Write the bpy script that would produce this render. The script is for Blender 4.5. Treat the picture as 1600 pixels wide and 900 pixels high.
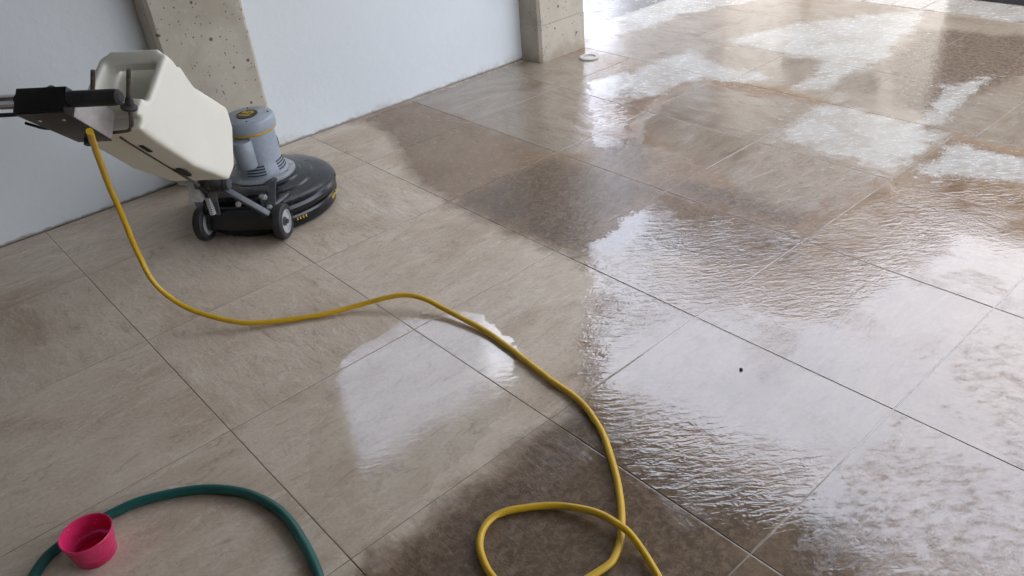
import bpy, bmesh, math, random
import numpy as np
from mathutils import Vector, Matrix, noise as mnoise

# ------------------------------------------------------------------ camera
scene = bpy.context.scene
for o in list(bpy.data.objects):
    bpy.data.objects.remove(o, do_unlink=True)
COL = scene.collection
rad = math.radians
YAW, PITCH, ROLL = rad(39.203), rad(32.905), rad(-5.404)
CAM = Vector((0.155, -2.978, 1.436))
fw = Vector((math.sin(YAW) * math.cos(PITCH), math.cos(YAW) * math.cos(PITCH), -math.sin(PITCH)))
rt0 = Vector((math.cos(YAW), -math.sin(YAW), 0))
up0 = rt0.cross(fw)
rt = math.cos(ROLL) * rt0 + math.sin(ROLL) * up0
up = -math.sin(ROLL) * rt0 + math.cos(ROLL) * up0
cd = bpy.data.cameras.new('camera')
cd.sensor_width = 36.0
cd.lens = 36.0 * 1260.96 / 1600.0
cd.clip_start = 0.02
cd.clip_end = 2000
cam = bpy.data.objects.new('camera', cd)
M = Matrix((rt, up, -fw)).transposed().to_4x4()
M.translation = CAM
cam.matrix_world = M
COL.objects.link(cam)
scene.camera = cam

# ------------------------------------------------------------------ sky, sun, exposure
SUN_EL, SUN_AZ = rad(50), rad(215)          # azimuth from +Y towards +X
world = bpy.data.worlds.new('World')
scene.world = world
world.use_nodes = True
wn, wl = world.node_tree.nodes, world.node_tree.links
wn.clear()
sky = wn.new('ShaderNodeTexSky')
sky.sky_type = 'NISHITA'
sky.sun_disc = False
sky.sun_elevation = SUN_EL
sky.sun_rotation = SUN_AZ
sky.air_density = 1.0
sky.dust_density = 2.0
sky.ozone_density = 1.0
hsv = wn.new('ShaderNodeHueSaturation')
hsv.inputs['Saturation'].default_value = 0.50
bg = wn.new('ShaderNodeBackground')
bg.inputs['Strength'].default_value = 0.15
wo = wn.new('ShaderNodeOutputWorld')
wl.new(sky.outputs[0], hsv.inputs['Color'])
# thin overcast: a bright, almost even cloud layer over the sky
tc = wn.new('ShaderNodeTexCoord')
cn = wn.new('ShaderNodeTexNoise')
cn.inputs['Scale'].default_value = 2.2
cn.inputs['Detail'].default_value = 4
cr = wn.new('ShaderNodeValToRGB')
cr.color_ramp.elements[0].position, cr.color_ramp.elements[1].position = 0.3, 0.7
cr.color_ramp.elements[0].color = (0.72, 0.78, 0.93, 1)
cr.color_ramp.elements[1].color = (0.93, 0.955, 1.03, 1)
cs = wn.new('ShaderNodeVectorMath'); cs.operation = 'SCALE'; cs.inputs['Scale'].default_value = 7.4
mx = wn.new('ShaderNodeMix'); mx.data_type = 'RGBA'; mx.inputs[0].default_value = 0.85
wl.new(tc.outputs['Generated'], cn.inputs['Vector'])
wl.new(cn.outputs['Fac'], cr.inputs[0])
wl.new(cr.outputs[0], cs.inputs[0])
wl.new(hsv.outputs[0], mx.inputs[6])
wl.new(cs.outputs[0], mx.inputs[7])
wl.new(mx.outputs[2], bg.inputs['Color'])
wl.new(bg.outputs[0], wo.inputs['Surface'])
sd = bpy.data.lights.new('sun', 'SUN')
sd.energy = 0.5
sd.angle = rad(40)
sd.color = (1.0, 0.97, 0.93)
sun = bpy.data.objects.new('sun', sd)
sv = Vector((math.sin(SUN_AZ) * math.cos(SUN_EL), math.cos(SUN_AZ) * math.cos(SUN_EL), math.sin(SUN_EL)))
sun.rotation_euler = sv.to_track_quat('Z', 'Y').to_euler()
sun.location = (6, -2, 8)
COL.objects.link(sun)
scene.view_settings.view_transform = 'Standard'
scene.view_settings.look = 'None'
scene.view_settings.gamma = 1.0
scene.view_settings.use_curve_mapping = False
scene.view_settings.exposure = 2.08
scene.render.engine = 'CYCLES'
scene.cycles.max_bounces = 6
scene.cycles.use_adaptive_sampling = True
scene.cycles.adaptive_threshold = 0.035
scene.cycles.use_denoising = True
scene.cycles.caustics_reflective = False
scene.cycles.caustics_refractive = False
scene.cycles.diffuse_bounces = 4
scene.cycles.glossy_bounces = 3

random.seed(7)

# ------------------------------------------------------------------ helpers
def tag(o, label=None, cat=None, group=None, kind=None):
    if label: o['label'] = label
    if cat: o['category'] = cat
    if group: o['group'] = group
    if kind: o['kind'] = kind
    return o

def empty(name, loc, rz=0.0):
    o = bpy.data.objects.new(name, None)
    o.location = loc
    o.rotation_euler = (0, 0, rz)
    o.empty_display_size = 0.1
    COL.objects.link(o)
    return o

def obj(name, bm, mat, parent=None, smooth=True, angle=35, loc=None):
    me = bpy.data.meshes.new(name)
    bmesh.ops.recalc_face_normals(bm, faces=bm.faces)
    if smooth:
        for f in bm.faces: f.smooth = True
        for e in bm.edges:
            if len(e.link_faces) == 2 and e.calc_face_angle(0) > rad(angle):
                e.smooth = False
    bm.to_mesh(me)
    bm.free()
    o = bpy.data.objects.new(name, me)
    if mat: me.materials.append(mat)
    COL.objects.link(o)
    if parent: o.parent = parent
    if loc: o.location = loc
    return o

def box(bm, lo, hi, bev=0.0, seg=2, mat=None):
    vs = [bm.verts.new((x, y, z)) for x in (lo[0], hi[0]) for y in (lo[1], hi[1]) for z in (lo[2], hi[2])]
    q = [(0, 1, 3, 2), (4, 6, 7, 5), (0, 4, 5, 1), (2, 3, 7, 6), (0, 2, 6, 4), (1, 5, 7, 3)]
    fs = [bm.faces.new([vs[i] for i in k]) for k in q]
    if mat is not None: bmesh.ops.transform(bm, matrix=mat, verts=vs)
    if bev:
        es = list({e for f in fs for e in f.edges})
        bmesh.ops.bevel(bm, geom=es, offset=bev, segments=seg, profile=0.6, affect='EDGES', clamp_overlap=True)

def hexa(bm, pts, bev=0.0, seg=2):
    """eight points: four of one end in order, then four of the other end"""
    v = [bm.verts.new(p) for p in pts]
    fs = [bm.faces.new([v[i] for i in k]) for k in ((0, 1, 2, 3), (7, 6, 5, 4), (0, 4, 5, 1), (1, 5, 6, 2), (2, 6, 7, 3), (3, 7, 4, 0))]
    if bev:
        es = list({e for f in fs for e in f.edges})
        bmesh.ops.bevel(bm, geom=es, offset=bev, segments=seg, profile=0.6, affect='EDGES', clamp_overlap=True)

def lathe(bm, prof, n=48, mat=None, caps=True):
    rings = []
    for r, z in prof:
        if r < 1e-6:
            rings.append([bm.verts.new((0, 0, z))])
        else:
            rings.append([bm.verts.new((r * math.cos(2 * math.pi * k / n), r * math.sin(2 * math.pi * k / n), z)) for k in range(n)])
    for a, b in zip(rings, rings[1:]):
        if len(a) == 1 and len(b) == 1: continue
        for k in range(n):
            k2 = (k + 1) % n
            if len(a) == 1: bm.faces.new((a[0], b[k], b[k2]))
            elif len(b) == 1: bm.faces.new((a[k], a[k2], b[0]))
            else: bm.faces.new((a[k], a[k2], b[k2], b[k]))
    if mat is not None:
        bmesh.ops.transform(bm, matrix=mat, verts=[v for r in rings for v in r])

def catmull(P, per=8, closed=False):
    P = [Vector(p) for p in P]
    out = []
    n = len(P)
    for i in range(n - 1):
        p0 = P[i - 1] if i else P[0] * 2 - P[1]
        p1, p2 = P[i], P[i + 1]
        p3 = P[i + 2] if i + 2 < n else P[-1] * 2 - P[-2]
        for k in range(per):
            t = k / per
            out.append(0.5 * ((2 * p1) + (p2 - p0) * t + (2 * p0 - 5 * p1 + 4 * p2 - p3) * t * t + (3 * p1 - p0 - 3 * p2 + p3) * t ** 3))
    out.append(P[-1].copy())
    return out

def tube(bm, pts, r, n=10, cap=True, rfun=None, flat=None):
    pts = [Vector(p) for p in pts]
    T = [(pts[min(i + 1, len(pts) - 1)] - pts[max(i - 1, 0)]).normalized() for i in range(len(pts))]
    ref = Vector((0, 0, 1)) if abs(T[0].z) < 0.9 else Vector((1, 0, 0))
    nrm = (ref - T[0] * ref.dot(T[0])).normalized()
    rings = []
    for i, p in enumerate(pts):
        nrm = (nrm - T[i] * nrm.dot(T[i])).normalized()
        b = T[i].cross(nrm)
        rr = rfun(i) if rfun else r
        rings.append([bm.verts.new(p + rr * (math.cos(2 * math.pi * k / n) * nrm + (flat or 1) * math.sin(2 * math.pi * k / n) * b)) for k in range(n)])
    for a, c in zip(rings, rings[1:]):
        for k in range(n):
            k2 = (k + 1) % n
            bm.faces.new((a[k], a[k2], c[k2], c[k]))
    if cap:
        bm.faces.new(rings[0][::-1]); bm.faces.new(rings[-1])

def align(p, d):
    """matrix that puts local z along d at p"""
    m = Vector(d).to_track_quat('Z', 'Y').to_matrix().to_4x4()
    m.translation = Vector(p)
    return m

# ------------------------------------------------------------------ materials
class NT:
    def __init__(s, name):
        s.m = bpy.data.materials.new(name); s.m.use_nodes = True
        s.n, s.l = s.m.node_tree.nodes, s.m.node_tree.links
        s.b = s.n['Principled BSDF']
    def new(s, t, **k):
        x = s.n.new('ShaderNode' + t)
        for a, v in k.items(): setattr(x, a, v)
        return x
    def put(s, sock, v):
        if v is None: return
        if isinstance(v, bpy.types.NodeSocket): s.l.new(v, sock)
        elif isinstance(v, (int, float)) and sock.type == 'RGBA': sock.default_value = (v, v, v, 1)
        elif isinstance(v, (tuple, list)) and sock.type == 'RGBA': sock.default_value = tuple(v)[:3] + (1,)
        else: sock.default_value = v
    def math(s, op, a, b=None, c=None, clamp=False):
        x = s.new('Math', operation=op); x.use_clamp = clamp
        for i, v in enumerate((a, b, c)): s.put(x.inputs[i], v)
        return x.outputs[0]
    def vmath(s, op, a, b=None, scale=None):
        x = s.new('VectorMath', operation=op)
        s.put(x.inputs[0], a)
        if b is not None: s.put(x.inputs[1], b)
        if scale is not None: s.put(x.inputs['Scale'], scale)
        return x.outputs[0]
    def noise(s, vec, scale, detail=4, rough=0.55, dist=0.0, col=False):
        x = s.new('TexNoise')
        s.put(x.inputs['Vector'], vec); s.put(x.inputs['Scale'], scale)
        x.inputs['Detail'].default_value = detail; x.inputs['Roughness'].default_value = rough
        x.inputs['Distortion'].default_value = dist
        return x.outputs['Color' if col else 'Fac']
    def voro(s, vec, scale, feature='F1', out='Distance', rnd=1.0):
        x = s.new('TexVoronoi', feature=feature)
        s.put(x.inputs['Vector'], vec); x.inputs['Scale'].default_value = scale
        x.inputs['Randomness'].default_value = rnd
        return x.outputs[out]
    def ramp(s, f, stops):
        x = s.new('ValToRGB'); s.put(x.inputs[0], f)
        e = x.color_ramp.elements
        while len(e) < len(stops): e.new(0.5)
        for el, (p, c) in zip(e, stops):
            el.position = p
            el.color = (c, c, c, 1) if isinstance(c, (int, float)) else tuple(c) + (1,)
        return x.outputs[0]
    def smooth(s, v, lo, hi, a=0.0, b=1.0):
        x = s.new('MapRange', interpolation_type='SMOOTHSTEP')
        s.put(x.inputs[0], v)
        for i, k in enumerate((lo, hi, a, b)): s.put(x.inputs[i + 1], k)
        return x.outputs[0]
    def mix(s, f, a, b, mode='MIX'):
        x = s.new('Mix', data_type='RGBA', blend_type=mode)
        s.put(x.inputs[0], f); s.put(x.inputs[6], a); s.put(x.inputs[7], b)
        return x.outputs[2]
    def fmix(s, f, a, b):
        x = s.new('Mix', data_type='FLOAT')
        s.put(x.inputs[0], f); s.put(x.inputs[2], a); s.put(x.inputs[3], b)
        return x.outputs[0]
    def bump(s, h, strength=0.3, dist=0.01, normal=None):
        x = s.new('Bump'); s.put(x.inputs['Strength'], strength); s.put(x.inputs['Distance'], dist)
        s.put(x.inputs['Height'], h)
        if normal is not None: s.l.new(normal, x.inputs['Normal'])
        return x.outputs[0]
    def attr(s, name):
        x = s.new('Attribute', attribute_name=name, attribute_type='GEOMETRY'); return x.outputs['Fac']
    def pos(s): return s.new('NewGeometry').outputs['Position']
    def objc(s): return s.new('TexCoord').outputs['Object']
    def rnd(s): return s.new('ObjectInfo').outputs['Random']
    def set(s, **k):
        for a, v in k.items(): s.put(s.b.inputs[a.replace('_', ' ')], v)
        return s.m

def simple(name, col, rough=0.5, metal=0.0, var=0.12, scale=30, bump=0.0, spec=None, dirt=None, coat=0.0):
    t = NT(name)
    p = t.objc()
    n = t.noise(p, scale, 5, 0.6)
    n2 = t.noise(p, scale * 0.18, 3, 0.5)
    c = t.mix(t.smooth(n, 0.3, 0.7), tuple(x * (1 - var) for x in col), tuple(min(1, x * (1 + var)) for x in col))
    if dirt:
        c = t.mix(t.smooth(n2, 0.52, 0.72, 0, 0.6), c, dirt)
    r = t.fmix(n2, max(0.02, rough - 0.12), min(1, rough + 0.12))
    t.set(Base_Color=c, Roughness=r, Metallic=metal)
    if bump: t.set(Normal=t.bump(n, bump, 0.004))
    if coat: t.set(Coat_Weight=coat)
    return t.m

def tile_material():
    t = NT('stone_tile')
    pos = t.pos(); rnd = t.rnd()
    # the tile's own stone pattern, shifted and turned for each tile
    off = t.new('CombineXYZ')
    t.put(off.inputs[0], t.math('MULTIPLY', rnd, 37.0)); t.put(off.inputs[1], t.math('MULTIPLY', rnd, 91.0))
    rot = t.new('VectorRotate', rotation_type='Z_AXIS')
    t.put(rot.inputs['Vector'], t.vmath('ADD', pos, off.outputs[0]))
    t.put(rot.inputs['Angle'], t.math('MULTIPLY', t.math('FLOOR', t.math('MULTIPLY', rnd, 3.99)), 1.5708))
    rp = rot.outputs[0]
    sep = t.new('Mapping'); t.put(sep.inputs['Vector'], rp)
    sep.inputs['Scale'].default_value = (1.0, 1.5, 1.0); sep.inputs['Rotation'].default_value = (0, 0, 0.5)
    sp = sep.outputs[0]
    big = t.noise(sp, 2.6, 3, 0.6, 0.6)
    mid = t.noise(sp, 11.0, 4, 0.65, 0.8)
    fine = t.noise(rp, 90.0, 2, 0.6)
    streak = t.new('Mapping'); t.put(streak.inputs['Vector'], rp); streak.inputs['Scale'].default_value = (1.0, 3.6, 1.0); streak.inputs['Rotation'].default_value = (0, 0, 0.75)
    st = t.noise(streak.outputs[0], 7.0, 6, 0.7, 1.4)
    c = t.ramp(big, [(0.28, (0.41, 0.315, 0.23)), (0.44, (0.51, 0.42, 0.325)), (0.58, (0.57, 0.485, 0.385)), (0.74, (0.46, 0.355, 0.262))])
    c = t.mix(t.smooth(mid, 0.50, 0.72, 0, 0.5), c, (0.36, 0.275, 0.205))
    c = t.mix(t.smooth(st, 0.50, 0.74, 0, 0.62), c, (0.69, 0.625, 0.53))
    c = t.mix(t.smooth(st, 0.30, 0.44, 0.6, 0), c, (0.29, 0.225, 0.17))
    c = t.mix(t.smooth(fine, 0.30, 0.55, 0.16, 0.0), c, (0.20, 0.155, 0.12))
    c = t.mix(t.smooth(t.math('ADD', fine, t.math('MULTIPLY', t.math('SUBTRACT', mid, 0.5), 0.7)), 0.58, 0.78, 0, 0.35), c, (0.66, 0.61, 0.53))
    # where water and dirt lie (signed distances stored on the tiles)
    w1 = t.noise(pos, 9.0, 3, 0.62, 0.4)
    w2 = t.noise(pos, 38.0, 3, 0.6, 0.5)
    w3 = t.noise(pos, 110.0, 2, 0.6)
    nz = t.math('ADD', t.math('MULTIPLY', t.math('SUBTRACT', w1, 0.5), 0.16), t.math('MULTIPLY', t.math('SUBTRACT', w2, 0.5), 0.06))
    soak = t.smooth(t.math('ADD', t.attr('soak'), t.math('MULTIPLY', nz, 0.7)), -0.045, 0.05)
    dirt = t.smooth(t.math('ADD', t.attr('dirt'), t.math('MULTIPLY', nz, 1.2)), -0.075, 0.06)
    film = t.smooth(t.math('ADD', t.attr('film'), t.math('ADD', nz, t.math('MULTIPLY', t.math('SUBTRACT', w3, 0.5), 0.07))), -0.006, 0.006)
    hm = t.new('Mapping', vector_type='TEXTURE'); t.put(hm.inputs['Vector'], pos); hm.inputs['Rotation'].default_value = (0, 0, -0.684); hm.inputs['Scale'].default_value = (2.0, 1.0, 1.0)
    holes = t.noise(hm.outputs[0], 42.0, 4, 0.75, 0.4)
    broken = t.smooth(t.math('ADD', t.attr('broken'), t.math('MULTIPLY', nz, 1.2)), -0.10, 0.10)
    film = t.math('MULTIPLY', film, t.smooth(holes, t.fmix(broken, 0.20, 0.22), t.fmix(broken, 0.27, 0.62)))
    puddle = t.smooth(t.math('ADD', t.attr('puddle'), t.math('MULTIPLY', nz, 0.8)), -0.008, 0.008)
    soap_and_glare_a = t.attr('soap')
    soap = t.smooth(t.math('ADD', soap_and_glare_a, t.math('ADD', t.math('MULTIPLY', nz, 1.1), t.math('MULTIPLY', t.math('SUBTRACT', w3, 0.5), 0.12))), -0.026, 0.030)
    flecks = t.math('MULTIPLY', t.smooth(t.noise(hm.outputs[0], 34.0, 3, 0.6, 0.3), 0.64, 0.68), t.smooth(soap_and_glare_a, -0.30, -0.03, 0, 0.9))
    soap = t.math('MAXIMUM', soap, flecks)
    sheen = t.smooth(t.math('ADD', t.attr('sheen'), nz), -0.05, 0.05)
    ripple = t.smooth(t.attr('ripple'), -0.06, 0.08)
    thin_n = t.noise(pos, 4.5, 4, 0.62, 0.6)
    grime = t.noise(pos, 48.0, 5, 0.78, 0.5)
    # soaked stone is darker, dirty slurry browner still
    wet_c = t.mix(1.0, c, t.mix(sheen, (0.44, 0.36, 0.29), (0.50, 0.485, 0.465)), 'MULTIPLY')
    c = t.mix(soak, c, wet_c)
    dirt_c = t.mix(t.smooth(grime, 0.35, 0.66), (0.070, 0.049, 0.034), (0.20, 0.145, 0.10))
    c = t.mix(t.math('MULTIPLY', dirt, t.smooth(grime, 0.2, 0.5, 0.62, 0.86)), c, dirt_c)
    # suds left in specks on the soaked part
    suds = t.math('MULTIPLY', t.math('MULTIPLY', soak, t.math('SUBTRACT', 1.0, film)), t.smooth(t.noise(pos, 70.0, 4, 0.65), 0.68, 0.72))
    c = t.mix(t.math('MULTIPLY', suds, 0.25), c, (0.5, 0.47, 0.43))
    c = t.mix(t.math('MULTIPLY', soap, t.math('MULTIPLY', t.smooth(thin_n, 0.34, 0.58, 0.58, 0.98), t.smooth(holes, 0.25, 0.55, 0.7, 1.0))), c, t.mix(w1, (0.35, 0.325, 0.285), (0.44, 0.42, 0.38)))  # pale colour for suds and for sky reflections painted into the base
    r = t.fmix(st, 0.62, 0.46)
    r = t.fmix(soak, r, t.fmix(w2, 0.15, 0.36))
    r = t.fmix(sheen, r, t.fmix(w1, 0.05, 0.20))
    thin = t.smooth(thin_n, 0.47, 0.60)
    r = t.fmix(puddle, r, 0.05)
    r = t.fmix(film, r, t.fmix(thin, 0.03, 0.15))
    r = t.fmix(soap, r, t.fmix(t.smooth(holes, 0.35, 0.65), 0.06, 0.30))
    film = t.math('MAXIMUM', film, puddle)
    # relief: cleft stone, drowned where water stands; ripples on the water
    relief = t.math('ADD', t.math('MULTIPLY', st, 0.6), t.math('ADD', t.math('MULTIPLY', mid, 0.9), t.math('MULTIPLY', fine, 0.12)))
    b1 = t.bump(relief, t.fmix(film, 0.6, t.fmix(puddle, t.fmix(thin, 0.07, t.fmix(broken, 0.34, 0.6)), 0.06)), 0.004)
    rm = t.new('Mapping', vector_type='TEXTURE'); t.put(rm.inputs['Vector'], pos); rm.inputs['Rotation'].default_value = (0, 0, -0.684); rm.inputs['Scale'].default_value = (3.0, 1.0, 1.0)
    rp1 = t.noise(rm.outputs[0], 60.0, 2, 0.55, 0.7)
    rp2 = t.noise(pos, 120.0, 1, 0.5, 0.6)
    rh = t.math('ADD', rp1, t.math('MULTIPLY', rp2, 0.22))
    patch = t.smooth(t.noise(pos, 3.2, 3, 0.6, 0.8), 0.38, 0.60, 0.35, 1.0)
    rs = t.math('MULTIPLY', film, t.fmix(t.math('MULTIPLY', ripple, patch), 0.05, 0.46))
    rs = t.math('MAXIMUM', rs, t.math('MULTIPLY', t.math('MULTIPLY', ripple, soak), 0.22))
    b2 = t.bump(rh, rs, 0.0055, b1)
    ior = t.fmix(film, t.fmix(puddle, t.fmix(t.math('MAXIMUM', sheen, soap), 1.42, 1.80), 1.33), 1.95)
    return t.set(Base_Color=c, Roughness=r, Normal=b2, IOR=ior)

def grout_material():
    t = NT('grout')
    p = t.pos()
    n = t.noise(p, 60, 5, 0.6); n2 = t.noise(p, 3.0, 4)
    sx = t.new('SeparateXYZ'); t.put(sx.inputs[0], p)
    far = t.smooth(t.math('ADD', sx.outputs[0], t.math('MULTIPLY', t.math('SUBTRACT', t.noise(p, 5, 4, 0.65), 0.5), 2.2)), 1.0, 1.7)
    c = t.mix(far, t.mix(n, (0.13, 0.10, 0.075), (0.24, 0.20, 0.155)), t.mix(n, (0.26, 0.235, 0.205), (0.42, 0.39, 0.35)))
    return t.set(Base_Color=c, Roughness=t.fmix(far, t.fmix(n2, 0.35, 0.6), 0.13), IOR=t.fmix(far, 1.45, 1.9), Normal=t.bump(n, 0.25, 0.0015))

def plaster_material():
    t = NT('white_plaster')
    p = t.pos()
    sx = t.new('SeparateXYZ'); t.put(sx.inputs[0], p); z = sx.outputs[2]
    n = t.noise(p, 2.2, 5, 0.55); n2 = t.noise(p, 16, 6, 0.62); f = t.noise(p, 120, 4, 0.6)
    c = t.mix(n, (0.605, 0.645, 0.665), (0.685, 0.72, 0.735))
    # splash marks that thin out above the floor
    sp = t.math('SUBTRACT', t.noise(p, 7, 5, 0.68), t.math('MULTIPLY', z, 4.0))
    c = t.mix(t.smooth(sp, 0.36, 0.62, 0, 0.5), c, (0.42, 0.36, 0.28))
    c = t.mix(t.smooth(t.math('SUBTRACT', n2, t.math('MULTIPLY', z, 26.0)), 0.2, 0.42, 0, 0.75), c, (0.24, 0.20, 0.16))
    c = t.mix(t.smooth(n2, 0.66, 0.78, 0, 0.12), c, (0.50, 0.49, 0.47))
    h = t.math('ADD', t.math('MULTIPLY', n2, 1.1), t.math('MULTIPLY', f, 0.3))
    return t.set(Base_Color=c, Roughness=0.62, Normal=t.bump(h, 0.22, 0.006))

def concrete_material():
    t = NT('cast_concrete')
    p = t.pos()
    n = t.noise(p, 3.5, 6, 0.6, 0.3); n2 = t.noise(p, 22, 6, 0.65); f = t.noise(p, 160, 3, 0.6)
    c = t.ramp(n, [(0.3, (0.35, 0.315, 0.25)), (0.55, (0.45, 0.41, 0.335)), (0.75, (0.40, 0.355, 0.285))])
    c = t.mix(t.smooth(n2, 0.56, 0.75, 0, 0.4), c, (0.55, 0.53, 0.48))
    c = t.mix(t.smooth(n2, 0.28, 0.40, 0.35, 0), c, (0.26, 0.24, 0.20))
    wp = t.vmath('ADD', p, t.vmath('SCALE', t.noise(p, 30, 3, 0.6, 0, True), scale=0.02))
    v1 = t.voro(wp, 30); size = t.voro(wp, 30, out='Color')
    sr = t.new('SeparateColor'); t.put(sr.inputs[0], size)
    hole = t.math('LESS_THAN', v1, t.math('MULTIPLY', t.smooth(sr.outputs[0], 0.66, 1.0), 0.25))
    v2 = t.voro(wp, 80); s2 = t.voro(wp, 80, out='Color')
    sr2 = t.new('SeparateColor'); t.put(sr2.inputs[0], s2)
    hole2 = t.math('LESS_THAN', v2, t.math('MULTIPLY', t.smooth(sr2.outputs[0], 0.7, 1.0), 0.30))
    hole = t.math('MAXIMUM', hole, hole2)
    c = t.mix(t.math('MULTIPLY', hole, 0.9), c, (0.085, 0.07, 0.055))
    sx = t.new('SeparateXYZ'); t.put(sx.inputs[0], p)
    foot = t.math('SUBTRACT', t.noise(p, 9, 4, 0.6), t.math('MULTIPLY', sx.outputs[2], 2.4))
    c = t.mix(t.smooth(foot, 0.22, 0.60, 0, 0.6), c, (0.27, 0.205, 0.145))
    h = t.math('SUBTRACT', t.math('ADD', t.math('MULTIPLY', n2, 0.3), t.math('MULTIPLY', f, 0.1)), t.math('MULTIPLY', hole, 0.9))
    return t.set(Base_Color=c, Roughness=0.85, Normal=t.bump(h, 0.5, 0.006))

def rough_paving_material():
    t = NT('wet_concrete_paving')
    p = t.pos()
    n = t.noise(p, 4, 5, 0.6); n2 = t.noise(p, 60, 4, 0.6, 0.4); w = t.noise(p, 11, 6, 0.65)
    c = t.mix(n, (0.20, 0.19, 0.175), (0.32, 0.31, 0.29))
    wet = t.smooth(w, 0.36, 0.46)
    c = t.mix(wet, c, t.mix(1.0, c, (0.6, 0.58, 0.56), 'MULTIPLY'))
    return t.set(Base_Color=c, Roughness=t.fmix(wet, 0.5, 0.12), IOR=1.5, Normal=t.bump(n2, 0.35, 0.006))

MT = dict(
    tile=tile_material(), grout=grout_material(), plaster=plaster_material(), concrete=concrete_material(), paving=rough_paving_material(),
    ground=simple('ground_earth', (0.17, 0.15, 0.12), 0.9, scale=3, var=0.25),
    ceiling=simple('ceiling_concrete', (0.30, 0.29, 0.27), 0.9, scale=4, bump=0.2),
    cream=simple('cream_plaster', (0.74, 0.69, 0.60), 0.85, scale=5, bump=0.2),
    slab=simple('pale_slab', (0.34, 0.325, 0.30), 0.42, scale=9, var=0.15),
    deck=simple('black_deck_paint', (0.006, 0.0065, 0.009), 0.24, scale=60, var=0.3, bump=0.05, dirt=(0.009, 0.0095, 0.011)),
    rubber=simple('black_rubber', (0.017, 0.017, 0.018), 0.62, scale=80, var=0.25, bump=0.1, dirt=(0.05, 0.045, 0.04)),
    blackplast=simple('black_plastic', (0.006, 0.006, 0.008), 0.36, scale=90, var=0.2, bump=0.06),
    motor=simple('grey_enamel', (0.285, 0.325, 0.375), 0.34, scale=70, var=0.05, bump=0.05, dirt=(0.22, 0.23, 0.24)),
    flange=simple('light_grey_enamel', (0.30, 0.32, 0.34), 0.40, scale=60, var=0.06, bump=0.05, dirt=(0.20, 0.20, 0.20)),
    gold=simple('gold_paint', (0.55, 0.33, 0.03), 0.45, scale=60, var=0.15),
    yellowtxt=simple('yellow_print', (0.62, 0.45, 0.04), 0.5, scale=60),
    steel=simple('cast_aluminium', (0.46, 0.46, 0.46), 0.42, metal=0.35, scale=60, var=0.15, bump=0.15, dirt=(0.2, 0.19, 0.18)),
    darksteel=simple('grey_painted_steel', (0.075, 0.08, 0.088), 0.40, metal=0.2, scale=70, var=0.2, bump=0.1, dirt=(0.14, 0.13, 0.12)),
    chrome=simple('chrome_tube', (0.60, 0.61, 0.63), 0.14, metal=1.0, scale=50, var=0.05),
    cheek=simple('bare_aluminium', (0.50, 0.48, 0.48), 0.35, metal=0.6, scale=40, var=0.12, dirt=(0.36, 0.30, 0.28)),
    rod=simple('rusty_steel_rod', (0.105, 0.09, 0.078), 0.55, metal=0.5, scale=120, var=0.35, bump=0.2, dirt=(0.14, 0.075, 0.04)),
    rim=simple('grey_wheel_rim', (0.40, 0.41, 0.41), 0.5, scale=60, var=0.1, dirt=(0.22, 0.21, 0.2)),
    vent=simple('dark_slot', (0.01, 0.01, 0.011), 0.7),
    pvc=simple('white_pvc', (0.40, 0.385, 0.35), 0.42, scale=50, var=0.08, dirt=(0.42, 0.38, 0.32)),
    roof=simple('brown_roof_tile', (0.135, 0.105, 0.088), 0.8, scale=3, var=0.3),
    bluegrey=simple('blue_grey_render', (0.20, 0.215, 0.24), 0.85, scale=2, var=0.1),
    paleblue=simple('pale_blue_render', (0.50, 0.53, 0.62), 0.85, scale=2, var=0.06),
    gate=simple('dark_gate_steel', (0.022, 0.022, 0.025), 0.5, scale=30),
    bristle=simple('brush_bristle', (0.02, 0.019, 0.018), 0.9, scale=100),
)

def tank_material():
    t = NT('translucent_tank_plastic')
    p = t.objc()
    n = t.noise(p, 7, 4); f = t.noise(p, 60, 5, 0.6)
    c = t.mix(n, (0.70, 0.68, 0.59), (0.78, 0.765, 0.69))
    c = t.mix(t.smooth(f, 0.62, 0.75, 0, 0.25), c, (0.48, 0.45, 0.37))
    return t.set(Base_Color=c, Roughness=t.fmix(n, 0.36, 0.5), Subsurface_Weight=0.25, Subsurface_Radius=(0.03, 0.028, 0.02), Subsurface_Scale=0.5,
                 Normal=t.bump(f, 0.08, 0.004))

def cord_material():
    t = NT('yellow_rubber_cord')
    p = t.pos()
    n = t.noise(p, 26, 5, 0.65); f = t.noise(p, 150, 4, 0.6)
    c = t.mix(n, (0.52, 0.31, 0.010), (0.66, 0.41, 0.016))
    c = t.mix(t.smooth(f, 0.60, 0.72, 0, 0.5), c, (0.27, 0.16, 0.02))
    c = t.mix(t.smooth(t.noise(p, 9, 5, 0.65), 0.58, 0.74, 0, 0.4), c, (0.24, 0.155, 0.04))
    return t.set(Base_Color=c, Roughness=t.fmix(n, 0.28, 0.5), Normal=t.bump(f, 0.15, 0.002))

def hose_material():
    t = NT('green_braided_hose')
    p = t.pos()
    f = t.noise(p, 120, 4, 0.6); n = t.noise(p, 14, 4)
    c = t.mix(n, (0.003, 0.060, 0.052), (0.006, 0.105, 0.088))
    c = t.mix(t.smooth(f, 0.55, 0.75, 0, 0.4), c, (0.01, 0.03, 0.03))
    return t.set(Base_Color=c, Roughness=0.40, Normal=t.bump(f, 0.3, 0.002))

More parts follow.
